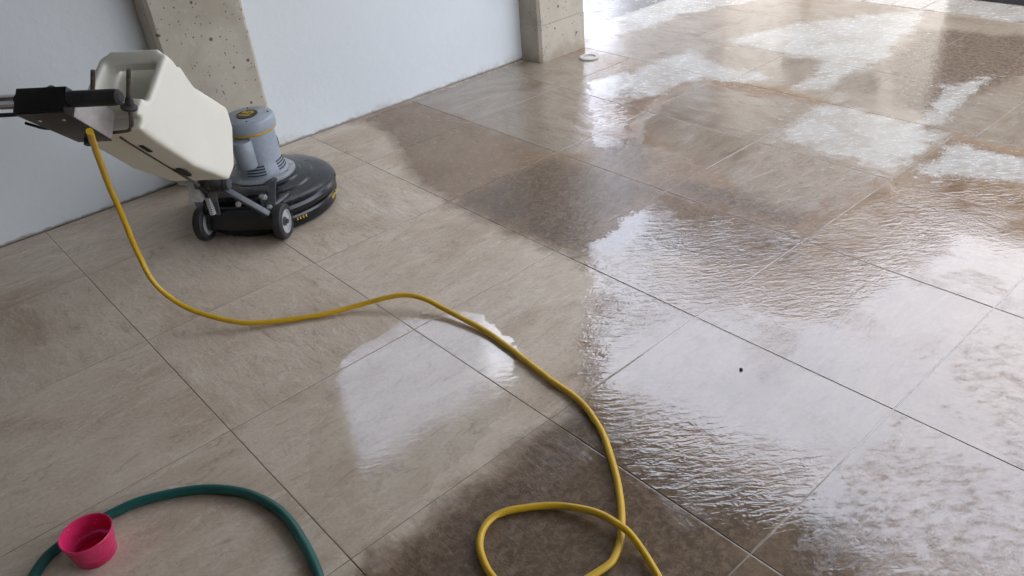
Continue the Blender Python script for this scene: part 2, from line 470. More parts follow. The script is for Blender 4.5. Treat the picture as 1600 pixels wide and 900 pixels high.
def cup_material():
    t = NT('pink_plastic')
    p = t.objc()
    n = t.noise(p, 30, 5); d = t.voro(p, 120)
    c = t.mix(n, (0.60, 0.018, 0.105), (0.72, 0.03, 0.15))
    drop = t.math('LESS_THAN', d, 0.16)
    c = t.mix(t.math('MULTIPLY', t.math('MULTIPLY', drop, t.smooth(n, 0.45, 0.6)), 0.5), c, (0.85, 0.4, 0.5))
    return t.set(Base_Color=c, Roughness=0.36, Subsurface_Weight=0.15, Subsurface_Radius=(0.03, 0.006, 0.01), Subsurface_Scale=0.3, Normal=t.bump(drop, 0.15, 0.002))

MT['tank'] = tank_material(); MT['cord'] = cord_material(); MT['hose'] = hose_material(); MT['cup'] = cup_material()

# ------------------------------------------------------------------ floor
# outlines of soaked, dirty, flooded, damp and rippled areas on the floor, metres
MASKS = {
    'soak': [
        [(1.87, 0.50), (2.41, 0.49), (3.14, 0.49), (3.74, 0.45), (4.72, 1.28), (6.36, -1.74), (1.65, -2.95), (0.97, -2.46), (0.42, -1.90), (0.58, -1.84), (0.69, -1.83), (0.88, -1.83), (1.06, -1.81), (1.22, -1.81), (1.34, -1.79), (1.44, -1.68), (1.61, -1.54), (1.77, -1.45), (1.82, -1.27), (1.82, -1.18), (1.78, -0.98), (1.80, -0.67), (1.83, -0.38), (1.89, -0.19), (2.02, 0.07), (2.10, 0.39), (2.02, 0.50)],
        [(3.58, 0.28), (3.95, 0.23), (4.14, 0.19), (3.64, -0.08), (3.59, 0.11)],
    ],
    'dirt': [
        [(1.86, -0.63), (2.36, -0.63), (2.42, -1.15), (2.31, -1.18), (1.84, -1.19)],
        [(1.84, -1.23), (2.42, -1.22), (2.44, -1.78), (2.30, -1.81), (2.17, -1.72), (2.01, -1.42)],
        [(1.23, -1.82), (1.32, -1.82), (1.30, -2.02), (1.37, -2.42), (1.18, -2.42), (0.96, -2.45), (0.49, -1.98), (0.66, -1.87), (0.89, -1.86)],
        [(4.30, -1.16), (4.90, -1.05), (5.05, -1.63), (4.69, -1.76), (3.73, -1.66), (3.77, -1.44)],
        [(2.59, -0.67), (2.76, -0.78), (2.44, -1.10), (2.45, -0.82)],
        [(1.42, -2.42), (1.44, -2.50), (1.20, -2.70), (1.04, -2.53), (1.20, -2.43)],
        [(2.44, -1.24), (2.47, -1.72), (2.56, -1.72), (2.58, -1.41), (2.53, -1.22)],
    ],
    'film': [
        [(1.76, -1.43), (1.82, -1.28), (2.09, -1.23), (2.42, -1.22), (2.45, -1.50), (2.45, -1.79), (2.72, -1.80), (3.03, -1.81), (3.08, -1.91), (3.07, -2.03), (3.19, -2.41), (1.46, -2.95), (0.67, -2.16), (1.06, -1.99), (1.30, -1.85), (1.34, -1.78), (1.48, -1.63)],
        [(2.92, -0.69), (3.49, -0.51), (3.43, -1.05), (3.09, -1.22), (2.68, -1.28), (2.71, -1.00), (2.72, -0.85)],
        [(4.01, -0.13), (4.10, -0.90), (3.65, -0.91), (3.59, -0.71), (3.73, -0.41)],
        [(3.75, -1.12), (4.24, -1.17), (3.72, -1.45), (3.64, -1.73), (3.56, -1.55), (3.57, -1.24)],
        [(3.17, -0.09), (3.44, -0.13), (3.92, -0.20), (3.79, -0.41), (3.74, -0.81), (3.59, -0.77), (3.55, -0.52), (3.12, -0.54), (2.88, -0.64), (2.66, -0.78), (2.56, -0.70), (2.71, -0.53)],
        [(3.73, 0.47), (4.13, 0.76), (4.59, 0.77), (5.04, 0.91), (5.42, 0.00), (4.98, 0.02), (4.45, 0.32), (4.10, 0.25), (3.92, 0.36)],
        [(3.53, -1.81), (3.50, -2.18), (3.06, -2.33), (3.01, -1.82)],
    ],
    'sheen': [
        [(3.58, 0.28), (3.57, -0.14), (3.65, -0.91), (3.57, -1.79), (3.57, -2.49), (6.68, -1.65), (5.01, 1.62)],
        [(3.53, -0.97), (3.57, -1.79), (3.06, -1.79), (2.66, -1.76), (3.07, -1.26)],
        [(2.90, -0.66), (3.49, -0.51), (3.47, -1.02), (3.50, -1.34), (2.64, -1.74), (2.52, -1.59), (2.68, -1.28), (2.71, -1.00)],
        [(4.01, -0.13), (4.10, -0.90), (3.65, -0.91), (3.56, -0.15)],
        [(3.79, -1.10), (4.31, -1.18), (3.72, -1.45), (3.64, -1.73), (3.57, -1.24)],
        [(4.27, -1.13), (5.05, -1.63), (4.69, -1.76), (3.66, -1.69), (3.62, -1.52)],
        [(2.40, 0.47), (3.14, 0.49), (3.55, 0.28), (2.49, -0.72), (2.39, -0.59), (2.43, -0.02)],
        [(3.92, -1.80), (4.38, -1.87), (3.59, -2.15), (3.61, -1.80)],
    ],
    'ripple': [
        [(1.72, -1.39), (2.18, -1.33), (2.52, -1.59), (2.66, -1.76), (3.11, -1.82), (3.07, -2.03), (2.69, -2.15), (2.06, -2.10), (1.97, -1.84), (1.64, -1.73), (1.37, -1.78), (1.51, -1.57)],
        [(2.93, -0.28), (3.07, -0.48), (2.61, -0.87), (2.49, -0.72)],
        [(1.37, -1.81), (1.50, -2.07), (1.56, -2.39), (1.28, -2.40), (1.18, -2.12)],
        [(3.45, -1.87), (3.53, -2.17), (3.06, -2.33), (3.00, -2.02)],
    ],
    'soap': [  # suds, plus bright reflections painted in as pale colour
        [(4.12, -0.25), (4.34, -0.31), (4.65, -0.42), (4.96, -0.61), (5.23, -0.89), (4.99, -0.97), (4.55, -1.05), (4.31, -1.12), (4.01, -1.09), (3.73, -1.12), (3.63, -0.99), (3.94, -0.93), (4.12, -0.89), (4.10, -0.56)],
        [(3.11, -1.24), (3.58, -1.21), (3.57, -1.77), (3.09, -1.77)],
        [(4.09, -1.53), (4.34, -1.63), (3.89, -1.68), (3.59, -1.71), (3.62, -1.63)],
        [(3.73, 0.46), (4.01, 0.68), (4.47, 0.72), (5.04, 0.91), (5.38, 0.07), (4.94, 0.09), (4.45, 0.32), (4.13, 0.28), (3.92, 0.36)],  # sky mirrored in the film, painted white
        [(3.17, -0.10), (3.43, -0.15), (3.89, -0.20), (3.78, -0.40), (3.75, -0.80), (3.60, -0.75), (3.55, -0.52), (3.19, -0.49), (3.08, -0.34)],  # white sky reflection beside the column, painted as colour
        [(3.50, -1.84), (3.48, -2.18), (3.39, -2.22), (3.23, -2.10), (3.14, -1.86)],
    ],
    'puddle': [
        [(0.96, -1.15), (1.01, -1.16), (1.14, -1.13), (1.27, -1.15), (1.37, -1.28), (1.37, -1.45), (1.28, -1.61), (1.19, -1.67), (1.01, -1.72), (0.77, -1.77), (0.67, -1.70), (0.62, -1.52), (0.79, -1.34)],
    ],
    'broken': [
        [(1.19, -2.43), (1.39, -2.42), (1.63, -2.41), (1.82, -2.41), (1.81, -2.60), (1.84, -2.76), (1.41, -2.91), (1.02, -2.51)],
        [(2.06, -2.37), (2.36, -2.44), (2.52, -2.52), (1.84, -2.76), (1.83, -2.59)],
        [(2.42, -1.80), (3.01, -1.82), (2.99, -1.93), (2.49, -2.04), (2.13, -2.02), (2.15, -1.83)],
        [(1.40, -2.14), (1.48, -2.37), (1.36, -2.41), (1.29, -2.22)],
        [(1.73, -1.40), (1.80, -1.48), (1.41, -1.81), (1.33, -1.77)],
    ],
}

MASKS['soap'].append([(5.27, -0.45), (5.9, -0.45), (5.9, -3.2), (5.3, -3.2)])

def sdf(P, poly):
    """signed distance of points to a polygon, positive inside"""
    A = np.array(poly, float); B = np.roll(A, -1, axis=0)
    d2 = np.full(len(P), 1e9); inside = np.zeros(len(P), bool)
    for a, b in zip(A, B):
        e = b - a; w = P - a
        t = np.clip((w @ e) / max(e @ e, 1e-12), 0, 1)
        d = w - t[:, None] * e
        d2 = np.minimum(d2, (d * d).sum(1))
        c = ((a[1] > P[:, 1]) != (b[1] > P[:, 1]))
        with np.errstate(divide='ignore', invalid='ignore'):
            xi = (b[0] - a[0]) * (P[:, 1] - a[1]) / (b[1] - a[1]) + a[0]
        inside ^= c & (P[:, 0] < xi)
    d = np.sqrt(d2)
    return np.where(inside, d, -d)

def add_masks(me, XY):
    for k, polys in MASKS.items():
        v = np.full(len(XY), -0.4)
        for p in polys: v = np.maximum(v, sdf(XY, p))
        a = me.attributes.new(k, 'FLOAT', 'POINT')
        a.data.foreach_set('value', np.clip(v, -0.4, 0.4).astype(np.float32))

def floor_tile(x0, x1, y0, y1, parent, n=24, z=0.0, mat=None, tilt=0.0006, name='tile'):
    """one stone tile: a finely divided face with an arris and a skirt"""
    g = 0.0015 if x1 > 1.3 else 0.0011; bev = 0.0009
    cx, cy = (x0 + x1) / 2, (y0 + y1) / 2
    hx, hy = (x1 - x0) / 2 - g, (y1 - y0) / 2 - g
    tx, ty, dz = random.uniform(-tilt, tilt), random.uniform(-tilt, tilt), random.uniform(-0.0002, 0.0002)
    V = []; F = []
    us = np.concatenate([[-1.0], np.linspace(-0.994, 0.994, n - 1), [1.0]])
    for v in us:
        for u in us:
            x, y = u * (hx - bev), v * (hy - bev)
            V.append((x, y, dz + tx * x + ty * y))
    idx = lambda i, j: j * (n + 1) + i
    for j in range(n):
        for i in range(n):
            F.append((idx(i, j), idx(i + 1, j), idx(i + 1, j + 1), idx(i, j + 1)))
    ring = [idx(i, 0) for i in range(n)] + [idx(n, j) for j in range(n)] + [idx(i, n) for i in range(n, 0, -1)] + [idx(0, j) for j in range(n, 0, -1)]
    prev = ring
    for grow, drop in ((bev * 0.7, 0.0002), (bev, 0.0008), (bev, 0.012)):
        cur = []
        for k in ring:
            x, y, zz = V[k]
            sx, sy = x / (hx - bev), y / (hy - bev)
            nx = x + (grow if sx > 0.999 else -grow if sx < -0.999 else 0)
            ny = y + (grow if sy > 0.999 else -grow if sy < -0.999 else 0)
            cur.append(len(V)); V.append((nx, ny, zz - drop))
        m = len(ring)
        for k in range(m):
            F.append((prev[k], cur[k], cur[(k + 1) % m], prev[(k + 1) % m]))
        prev = cur
    me = bpy.data.meshes.new(name)
    me.from_pydata(V, [], F)
    me.polygons.foreach_set('use_smooth', [True] * len(me.polygons))
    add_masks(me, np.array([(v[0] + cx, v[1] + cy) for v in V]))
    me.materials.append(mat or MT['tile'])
    o = bpy.data.objects.new(name, me)
    o.location = (cx, cy, z)
    COL.objects.link(o)
    o.parent = parent
    return o

def plate(name, x0, x1, y0, y1, z, mat, kind='structure'):
    bm = bmesh.new()
    bm.faces.new([bm.verts.new(p) for p in ((x0, y0, z), (x1, y0, z), (x1, y1, z), (x0, y1, z))])
    return tag(obj(name, bm, mat, smooth=False), kind=kind)

plate('ground', -300, 300, -300, 300, -0.06, MT['ground'])
floor = plate('floor', -2.6, 5.25, -6.0, 0.62, -0.0012, MT['grout'])
XL = [-0.62, -0.013, 0.587, 1.200, 1.816, 2.416, 3.020, 3.589, 4.11, 4.71, 5.245]
YL = [-4.208, -3.604, -3.004, -2.408, -1.799, -1.202, -0.600, -0.013, 0.494]
for i in range(len(XL) - 1):
    for j in range(len(YL) - 1):
        ya, yb = YL[j], YL[j + 1]
        if XL[i] > 3.5:
            ya -= 0.07 if j else 0; yb = yb - 0.07 if j < len(YL) - 2 else 0.587
        if XL[i] < 0.5 and yb < -2.3: n = 4
        else: n = 24
        floor_tile(XL[i], XL[i + 1], ya, yb, floor, n)
for j in range(3):                     # tiles left of the frame
    for i in range(3):
        floor_tile(-2.42 + 0.6 * i, -1.82 + 0.6 * i, -1.202 + 0.594 * j - 0.0, -0.608 + 0.594 * j, floor, 4) if j < 2 else None
# strip of narrow slabs along the far edge and rough paving beside them
border = plate('slab_border', 5.25, 6.4, -4.2, 0.59, -0.003, MT['grout'])
y = -0.47
for k in range(14):
    floor_tile(5.262, 5.95, y - 0.183, y, border, 8, name='slab')
    y -= 0.195
plate('pavement', 3.62, 30, 0.595, 12, -0.004, MT['paving'])
plate('driveway', 5.26, 40, -20, 0.593, -0.010, MT['paving'])

# ------------------------------------------------------------------ walls, columns, roof
def prism_wall(bm, x0, x1, y0, y1, z0, z1): box(bm, (x0, y0, z0), (x1, y1, z1))
bm = bmesh.new()
prism_wall(bm, -2.6, 1.25, 0.505, 0.66, 0.0, 2.7)
prism_wall(bm, 1.25, 3.28, 0.505, 0.66, 0.0, 1.28)
prism_wall(bm, 1.25, 3.28, 0.505, 0.66, 2.33, 2.7)
wall = tag(obj('wall', bm, MT['plaster'], smooth=False), 'white plastered wall with dirty base running behind the floor machine', 'wall')

def column(name, x0, x1, y0, y1, h, lift, label):
    root = empty(name, ((x0 + x1) / 2, (y0 + y1) / 2, 0))
    hx, hy = (x1 - x0) / 2, (y1 - y0) / 2
    for k, (z0, z1, s, nm) in enumerate(((0.0, lift, 0.0, 'lower_lift'), (lift + 0.0015, h, 0.0025, 'upper_lift'))):
        bm = bmesh.new()
        ch = 0.014
        hx2, hy2 = hx - s, hy - s
        pts = [(-hx2 + ch, -hy2), (hx2 - ch, -hy2), (hx2, -hy2 + ch), (hx2, hy2), (-hx2, hy2), (-hx2, -hy2 + ch)]
        # divide the outline so that the arrises can be chipped
        out = []
        for a, b in zip(pts, pts[1:] + pts[:1]):
            L = math.hypot(b[0] - a[0], b[1] - a[1]); m = max(1, int(L / 0.03))
            out += [(a[0] + (b[0] - a[0]) * t / m, a[1] + (b[1] - a[1]) * t / m) for t in range(m)]
        nz = max(2, int((min(z1, 1.3) - z0) / 0.02))
        zs = [z0 + (min(z1, 1.3) - z0) * t / nz for t in range(nz + 1)] + ([z1] if z1 > 1.3 else [])
        rings = []
        for z in zs:
            r = []
            for (px, py) in out:
                q = Vector((px * 9 + x0 * 31, py * 9, z * 9))
                d = 0.0016 * mnoise.noise(q)
                corner = abs(abs(px) - hx2) < ch * 1.1 and abs(abs(py) - hy2) < ch * 1.1
                if corner:
                    d += -0.006 * max(0, mnoise.noise(Vector((px * 5, py * 5, z * 26 + x0 * 7))) - 0.05) - 0.003 * max(0, mnoise.noise(Vector((px, py, z * 90))))
                l = math.hypot(px, py)
                r.append(bm.verts.new((px * (1 + d / l), py * (1 + d / l), z)))
            rings.append(r)
        for a, b in zip(rings, rings[1:]):
            for t in range(len(a)):
                t2 = (t + 1) % len(a)
                bm.faces.new((a[t], a[t2], b[t2], b[t]))
        bm.faces.new(rings[-1]); bm.faces.new(rings[0][::-1])
        obj(nm, bm, MT['concrete'], root, angle=25)
    tag(root, label, 'column', 'concrete columns along the white wall')
    return root
column('concrete_column', 3.235, 3.605, 0.345, 0.72, 2.7, 0.205, 'pitted concrete column at the far end of the white wall')
column('concrete_column', 1.205, 1.60, 0.37, 0.72, 2.7, 0.19, 'grey concrete column behind the cream tank of the machine')

bm = bmesh.new()
box(bm, (-2.8, -4.6, 2.7), (3.66, 0.95, 2.92), 0.01)
tag(obj('ceiling', bm, MT['ceiling'], smooth=False), kind='structure')
bm = bmesh.new()
box(bm, (-2.8, -4.6, 0.0), (-2.6, 0.66, 2.7))  # unseen wall, added to keep light off the left of the floor
tag(obj('shade_wall_side', bm, MT['plaster'], smooth=False), 'white plastered side wall added outside the frame at left to darken the floor', 'wall')

bm = bmesh.new()
box(bm, (-2.6, -4.6, 0.0), (1.6, -4.4, 2.7))  # added out of view to close off light from the near side
tag(obj('shade_wall_back', bm, MT['plaster'], smooth=False), 'white plastered wall added behind the viewpoint to cut light on the floor', 'wall')

# dark gate at the far right, pale boundary wall and post beyond (they show in the wet floor)
gate = empty('metal_gate', (5.63, -2.0, 0))
bm = bmesh.new(); box(bm, (-0.03, -1.6, 0.004), (0.03, 1.13, 0.16), 0.006); obj('bottom_rail', bm, MT['gate'], gate)
bm = bmesh.new(); box(bm, (-0.03, -1.6, 1.40), (0.03, 1.13, 1.48), 0.006); obj('top_rail', bm, MT['gate'], gate)
bm = bmesh.new(); box(bm, (-0.012, -1.57, 0.163), (0.012, 1.10, 1.397), 0.002); obj('sheet_panel', bm, MT['gate'], gate)
for yy in (-1.6, -0.7, 0.2, 1.07):
    bm = bmesh.new(); box(bm, (0.013, yy, 0.163), (0.03, yy + 0.06, 1.397), 0.003); obj('upright', bm, MT['gate'], gate)
tag(gate, 'dark metal edge at the top right corner beyond the narrow slabs', 'gate')
bm = bmesh.new(); box(bm, (14.0, -14, -0.05), (14.2, -0.8, 2.6), 0.01)
tag(obj('boundary_wall', bm, MT['cream'], smooth=False), 'cream boundary wall beyond the yard, seen only in the wet floor', 'wall')
post = empty('steel_post', (6.05, 0.33, 0))
bm = bmesh.new(); box(bm, (-0.03, -0.03, -0.01), (0.03, 0.03, 2.3), 0.004); obj('shaft', bm, MT['rod'], post)
bm = bmesh.new(); box(bm, (-0.07, -0.07, -0.008), (0.07, 0.07, 0.008), 0.002); obj('foot_plate', bm, MT['rod'], post)
tag(post, 'slender rusty post beyond the frame mirrored in the wet tiles', 'post')
# neighbouring house across the yard; only its mirror image is in the frame
house = empty('neighbour_house', (10.5, 3.4, 0))
bm = bmesh.new(); box(bm, (-1.5, -3.2, -0.05), (4.0, -0.3, 3.0)); obj('cream_wall', bm, MT['cream'], house, smooth=False)
bm = bmesh.new(); box(bm, (-1.7, -0.295, -0.05), (4.0, 1.35, 3.0)); obj('grey_wall', bm, MT['bluegrey'], house, smooth=False)
bm = bmesh.new()
ev = [bm.verts.new(p) for p in ((-2.1, -3.5, 3.02), (-2.1, 1.6, 3.02), (4.6, 1.6, 3.02), (4.6, -3.5, 3.02))]
lv = [bm.verts.new(p) for p in ((-2.1, -3.5, 3.14), (-2.1, 1.6, 3.14), (4.6, 1.6, 3.14), (4.6, -3.5, 3.14))]
rv = [bm.verts.new(p) for p in ((0.6, -0.6, 6.9), (0.6, 1.6, 6.9))]
bm.faces.new(ev)
for k in range(4): bm.faces.new((ev[k], ev[(k + 1) % 4], lv[(k + 1) % 4], lv[k]))
bm.faces.new((lv[0], lv[1], rv[1], rv[0])); bm.faces.new((lv[1], lv[2], rv[1])); bm.faces.new((lv[2], lv[3], rv[0], rv[1])); bm.faces.new((lv[3], lv[0], rv[0]))
obj('roof', bm, MT['roof'], house, smooth=False)
bm = bmesh.new(); box(bm, (-1.56, -2.4, 1.0), (-1.503, -1.2, 2.1), 0.005); w = obj('window', bm, MT['gate'], house)
bm = bmesh.new(); box(bm, (-1.76, -0.2, 0.0), (-1.703, 1.2, 2.4), 0.005); obj('garage_door', bm, MT['flange'], house)
tag(house, 'cream and grey house with brown roof, only mirrored in the wet floor', 'house')
bm = bmesh.new(); box(bm, (-4.0, 3.6, -0.05), (5.0, 8.0, 6.2), 0.01)  # added block, hides bright sky from the puddle's reflection
nb = obj('sky_blocker', bm, MT['paleblue'], smooth=False)
tag(nb, 'pale blue block added behind the wall opening to dim the sky in the puddle', 'building')

# ------------------------------------------------------------------ floor machine
# local frame: x forward (away from the handle), y left, z up
mach = empty('floor_machine', (1.32, -0.05, 0.0), math.atan2(0.673, 0.74))
tag(mach, 'black and grey rotary floor scrubbing machine with cream tank and long handle', 'floor machine')
HR, HZ, DR, DZ = 0.33, 0.15, 0.72, 0.694
def L(u, v, a):                       # u up along the pole, v square to it, a to the right
    return Vector((-(HR + u * DR - v * DZ), -a, HZ + u * DZ + v * DR))

# brush and deck
bm = bmesh.new(); lathe(bm, [(0.0, 0.002), (0.225, 0.002), (0.238, 0.012), (0.238, 0.035), (0.0, 0.035)], 64); obj('brush', bm, MT['bristle'], mach)
bm = bmesh.new()
prof = [(0.20, 0.006), (0.252, 0.006), (0.258, 0.012), (0.259, 0.030), (0.264, 0.036), (0.266, 0.052), (0.262, 0.060), (0.256, 0.064), (0.258, 0.070), (0.268, 0.076), (0.270, 0.092), (0.264, 0.104),
        (0.250, 0.114), (0.225, 0.120), (0.195, 0.126), (0.188, 0.132), (0.170, 0.137), (0.150, 0.140), (0.143, 0.146), (0.128, 0.150), (0.0, 0.150)]
lathe(bm, [(r * (1.035 if r > 0.2 else 1.0), z) for r, z in prof], 96)
deck = obj('deck', bm, MT['deck'], mach, angle=24)
bm = bmesh.new(); hexa(bm, [(-0.02, 0.200, 0.036), (-0.02, -0.200, 0.036), (-0.288, -0.134, 0.045), (-0.288, 0.134, 0.045),
                           (-0.02, 0.180, 0.124), (-0.02, -0.180, 0.124), (-0.272, -0.128, 0.132), (-0.272, 0.128, 0.132)], 0.012, 3)
obj('rear_housing', bm, MT['deck'], mach)
# bumper lettering: short yellow marks on the rim
def rim_mark(ang, z, w, h, r=0.2766):
    bm = bmesh.new()
    m = Matrix.Rotation(ang, 4, 'Z')
    box(bm, (r - 0.003, -w / 2, z - h / 2), (r + 0.0012, w / 2, z + h / 2), mat=m)
    obj('bumper_mark', bm, MT['yellowtxt'], mach, smooth=False)
for k in range(4): rim_mark(rad(-137 + 2.6 * k), 0.045, 0.0045, 0.011)
for k in range(5):
    rim_mark(rad(-95 + 3.4 * k), 0.046, 0.005 + 0.004 * (k % 2), 0.014 - 0.004 * (k % 3))
    rim_mark(rad(-93.6 + 3.4 * k), 0.041 + 0.008 * (k % 2), 0.006, 0.004)
# motor
bm = bmesh.new(); lathe(bm, [(0.0, 0.148), (0.128, 0.148), (0.130, 0.151), (0.130, 0.158), (0.126, 0.161), (0.104, 0.164), (0.100, 0.168), (0.0, 0.168)], 64)
fl_ = obj('motor_flange', bm, MT['flange'], mach)
for k in range(10):
    a = 2 * math.pi * (k + 0.3) / 10
    bm = bmesh.new(); lathe(bm, [(0.0, 0.160), (0.0048, 0.160), (0.0048, 0.165), (0.0, 0.1662)], 8, Matrix.Translation((0.114 * math.cos(a), 0.114 * math.sin(a), 0)))
    obj('bolt', bm, MT['steel'], fl_)
bm = bmesh.new(); lathe(bm, [(0.0, 0.165), (0.098, 0.165), (0.0985, 0.172), (0.090, 0.200), (0.087, 0.215), (0.087, 0.338), (0.0, 0.338)], 64)
motor = obj('motor', bm, MT['motor'], mach)
bm = bmesh.new(); lathe(bm, [(0.0, 0.334), (0.094, 0.334), (0.0985, 0.338), (0.0985, 0.346), (0.0, 0.346)], 64); obj('gold_band', bm, MT['gold'], mach)
bm = bmesh.new(); lathe(bm, [(0.0, 0.3445), (0.0995, 0.3445), (0.1005, 0.350), (0.1000, 0.378), (0.097, 0.386), (0.090, 0.391), (0.0, 0.394)], 64)
cap = obj('motor_cap', bm, MT['motor'], mach)
for k in range(4):
    a = rad(20 + 90 * k)
    bm = bmesh.new(); lathe(bm, [(0.0, 0.3905), (0.0035, 0.3905), (0.0035, 0.3935), (0.0, 0.394)], 8, Matrix.Translation((0.078 * math.cos(a), 0.078 * math.sin(a), 0)))
    obj('screw', bm, MT['vent'], cap)
bm = bmesh.new()
S_ = Matrix.Diagonal((1.0, 0.86, 1, 1))
lathe(bm, [(0.0, 0.3925), (0.046, 0.3925), (0.046, 0.3955), (0.0, 0.3958)], 40, S_)
badge = obj('badge', bm, MT['blackplast'], mach)
def text_mesh(name, s, size, mat, parent, mtx, depth=0.0006):
    cu = bpy.data.curves.new(name, 'FONT'); cu.body = s; cu.size = size; cu.extrude = depth
    cu.align_x = 'CENTER'; cu.align_y = 'CENTER'; cu.offset = 0.0022
    tmp = bpy.data.objects.new(name + '_tmp', cu); COL.objects.link(tmp)
    dg = bpy.context.evaluated_depsgraph_get()
    me = bpy.data.meshes.new_from_object(tmp.evaluated_get(dg))
    bpy.data.objects.remove(tmp, do_unlink=True)
    me.name = name; me.transform(mtx); me.materials.clear(); me.materials.append(mat)
    o = bpy.data.objects.new(name, me); COL.objects.link(o); o.parent = parent
    return o
text_mesh('badge_number', '15', 0.060, MT['gold'], badge, Matrix.Translation((0, 0, 0.3962)) @ Matrix.Rotation(rad(-8), 4, 'Z'))
# second badge on the side of the motor
ang = rad(-52)
bm = bmesh.new(); lathe(bm, [(0.0, 0.0), (0.017, 0.0), (0.017, 0.003), (0.0, 0.0032)], 24, align((0.0862 * math.cos(ang), 0.0862 * math.sin(ang), 0.262), (math.cos(ang), math.sin(ang), 0)) @ Matrix.Diagonal((1, 1.35, 1, 1)))
b2 = obj('side_badge', bm, MT['blackplast'], mach)
bm = bmesh.new(); box(bm, (-0.004, -0.013, 0.0032), (0.004, 0.013, 0.0042), mat=align((0.0862 * math.cos(ang), 0.0862 * math.sin(ang), 0.262), (math.cos(ang), math.sin(ang), 0)))
obj('side_badge_mark', bm, MT['gold'], b2)
# cooling slots
for a0 in (rad(-168), rad(-90)):
    for row in range(4):
        z = 0.178 + row * 0.0105
        r = 0.0985 + (0.090 - 0.0985) * max(0, (z - 0.172)) / 0.028 if z < 0.2 else 0.090 - 0.003 * (z - 0.2) / 0.015
        pts = [(math.cos(a0 + rad(t)) * (r + 0.0004), math.sin(a0 + rad(t)) * (r + 0.0004), z) for t in range(-22, 23, 4)]
        bm = bmesh.new(); tube(bm, pts, 0.0026, 6); obj('cooling_slot', bm, MT['vent'], motor)
# capacitor on the back of the motor
cpos = Vector((-0.108, -0.002, 0.022))
bm = bmesh.new(); lathe(bm, [(0.0, 0.200), (0.034, 0.200), (0.036, 0.203), (0.036, 0.300), (0.033, 0.306), (0.0, 0.308)], 32, Matrix.Translation(cpos))
capc = obj('capacitor_cover', bm, MT['motor'], mach)
bm = bmesh.new(); box(bm, (-0.10, -0.028, 0.230), (-0.06, 0.026, 0.318), 0.006); obj('capacitor_bracket', bm, MT['motor'], mach)
# rear plate between motor and hinge, cable stubs
bm = bmesh.new(); box(bm, (-0.235, -0.075, 0.112), (-0.110, 0.105, 0.158), 0.010, 3); obj('motor_mount', bm, MT['deck'], mach)
bm = bmesh.new(); tube(bm, catmull([(-0.10, -0.09, 0.165), (-0.14, -0.085, 0.172), (-0.19, -0.04, 0.155), (-0.24, 0.0, 0.150)], 6), 0.010, 10); obj('motor_lead', bm, MT['rubber'], mach)
# wheels
for s in (-1, 1):
    w = bpy.data.objects.new('wheel', None); COL.objects.link(w); w.parent = mach
    w.location = (-0.262, s * 0.155, 0.068); w.rotation_euler = (rad(90) * -s, 0, 0)
    bm = bmesh.new(); lathe(bm, [(0.046, -0.018), (0.060, -0.018), (0.066, -0.013), (0.068, 0.0), (0.066, 0.013), (0.060, 0.018), (0.046, 0.018), (0.046, -0.018)], 48)
    obj('tyre', bm, MT['rubber'], w)
    bm = bmesh.new(); lathe(bm, [(0.0, -0.012), (0.0462, -0.012), (0.0465, 0.0155), (0.041, 0.0165), (0.038, 0.010), (0.020, 0.007), (0.0, 0.007)], 40)
    obj('rim', bm, MT['rim'], w)
    bm = bmesh.new(); lathe(bm, [(0.0, 0.006), (0.018, 0.006), (0.017, 0.012), (0.009, 0.014), (0.009, 0.022), (0.0, 0.023)], 20)
    obj('hub', bm, MT['darksteel'], w)
bm = bmesh.new(); tube(bm, [(-0.262, -0.150, 0.068), (-0.262, 0.150, 0.068)], 0.009, 12); obj('axle', bm, MT['darksteel'], mach)
# yoke that carries the handle
def bar(name, a, b, w, t, mat, side=Vector((0, 1, 0))):
    a, b = Vector(a), Vector(b); d = (b - a); l = d.length; d.normalize()
    s = (side - d * side.dot(d)).normalized(); n = d.cross(s)
    m = Matrix((d, s, n)).transposed().to_4x4(); m.translation = a
    bm = bmesh.new(); box(bm, (0, -w / 2, -t / 2), (l, w / 2, t / 2), min(w, t) * 0.25, 2, m)
    return obj(name, bm, mat, mach)
bar('yoke_arm', (-0.312, 0.040, 0.255), (-0.300, -0.128, 0.118), 0.026, 0.012, MT['darksteel'], Vector((1, 0, 0.3)))
bar('yoke_arm', (-0.185, -0.112, 0.196), (-0.285, -0.122, 0.100), 0.040, 0.010, MT['darksteel'])
bar('yoke_arm', (-0.300, 0.085, 0.250), (-0.255, 0.135, 0.100), 0.024, 0.012, MT['darksteel'])
bar('yoke_brace', (-0.306, 0.060, 0.240), (-0.292, 0.080, 0.120), 0.030, 0.014, MT['darksteel'])
bm = bmesh.new(); tube(bm, [(-0.300, -0.010, 0.247), (-0.300, 0.115, 0.249)], 0.021, 18); obj('hinge_barrel', bm, MT['darksteel'], mach)
for yy in (0.0, 0.035, 0.07):
    bm = bmesh.new(); tube(bm, [(-0.300, yy, 0.247), (-0.300, yy + 0.016, 0.247)], 0.029, 18); obj('hinge_collar', bm, MT['rubber'], mach)
bm = bmesh.new(); tube(bm, [(-0.215, -0.110, 0.178), (-0.230, 0.010, 0.182)], 0.014, 14); obj('cross_tube', bm, MT['darksteel'], mach)
bm = bmesh.new(); hexa(bm, [(-0.316, 0.100, 0.232), (-0.312, 0.180, 0.252), (-0.280, 0.180, 0.252), (-0.276, 0.100, 0.232),
                           (-0.318, 0.100, 0.276), (-0.312, 0.180, 0.272), (-0.280, 0.180, 0.272), (-0.274, 0.100, 0.276)], 0.007)
lev = obj('handle_lock', bm, MT['steel'], mach)
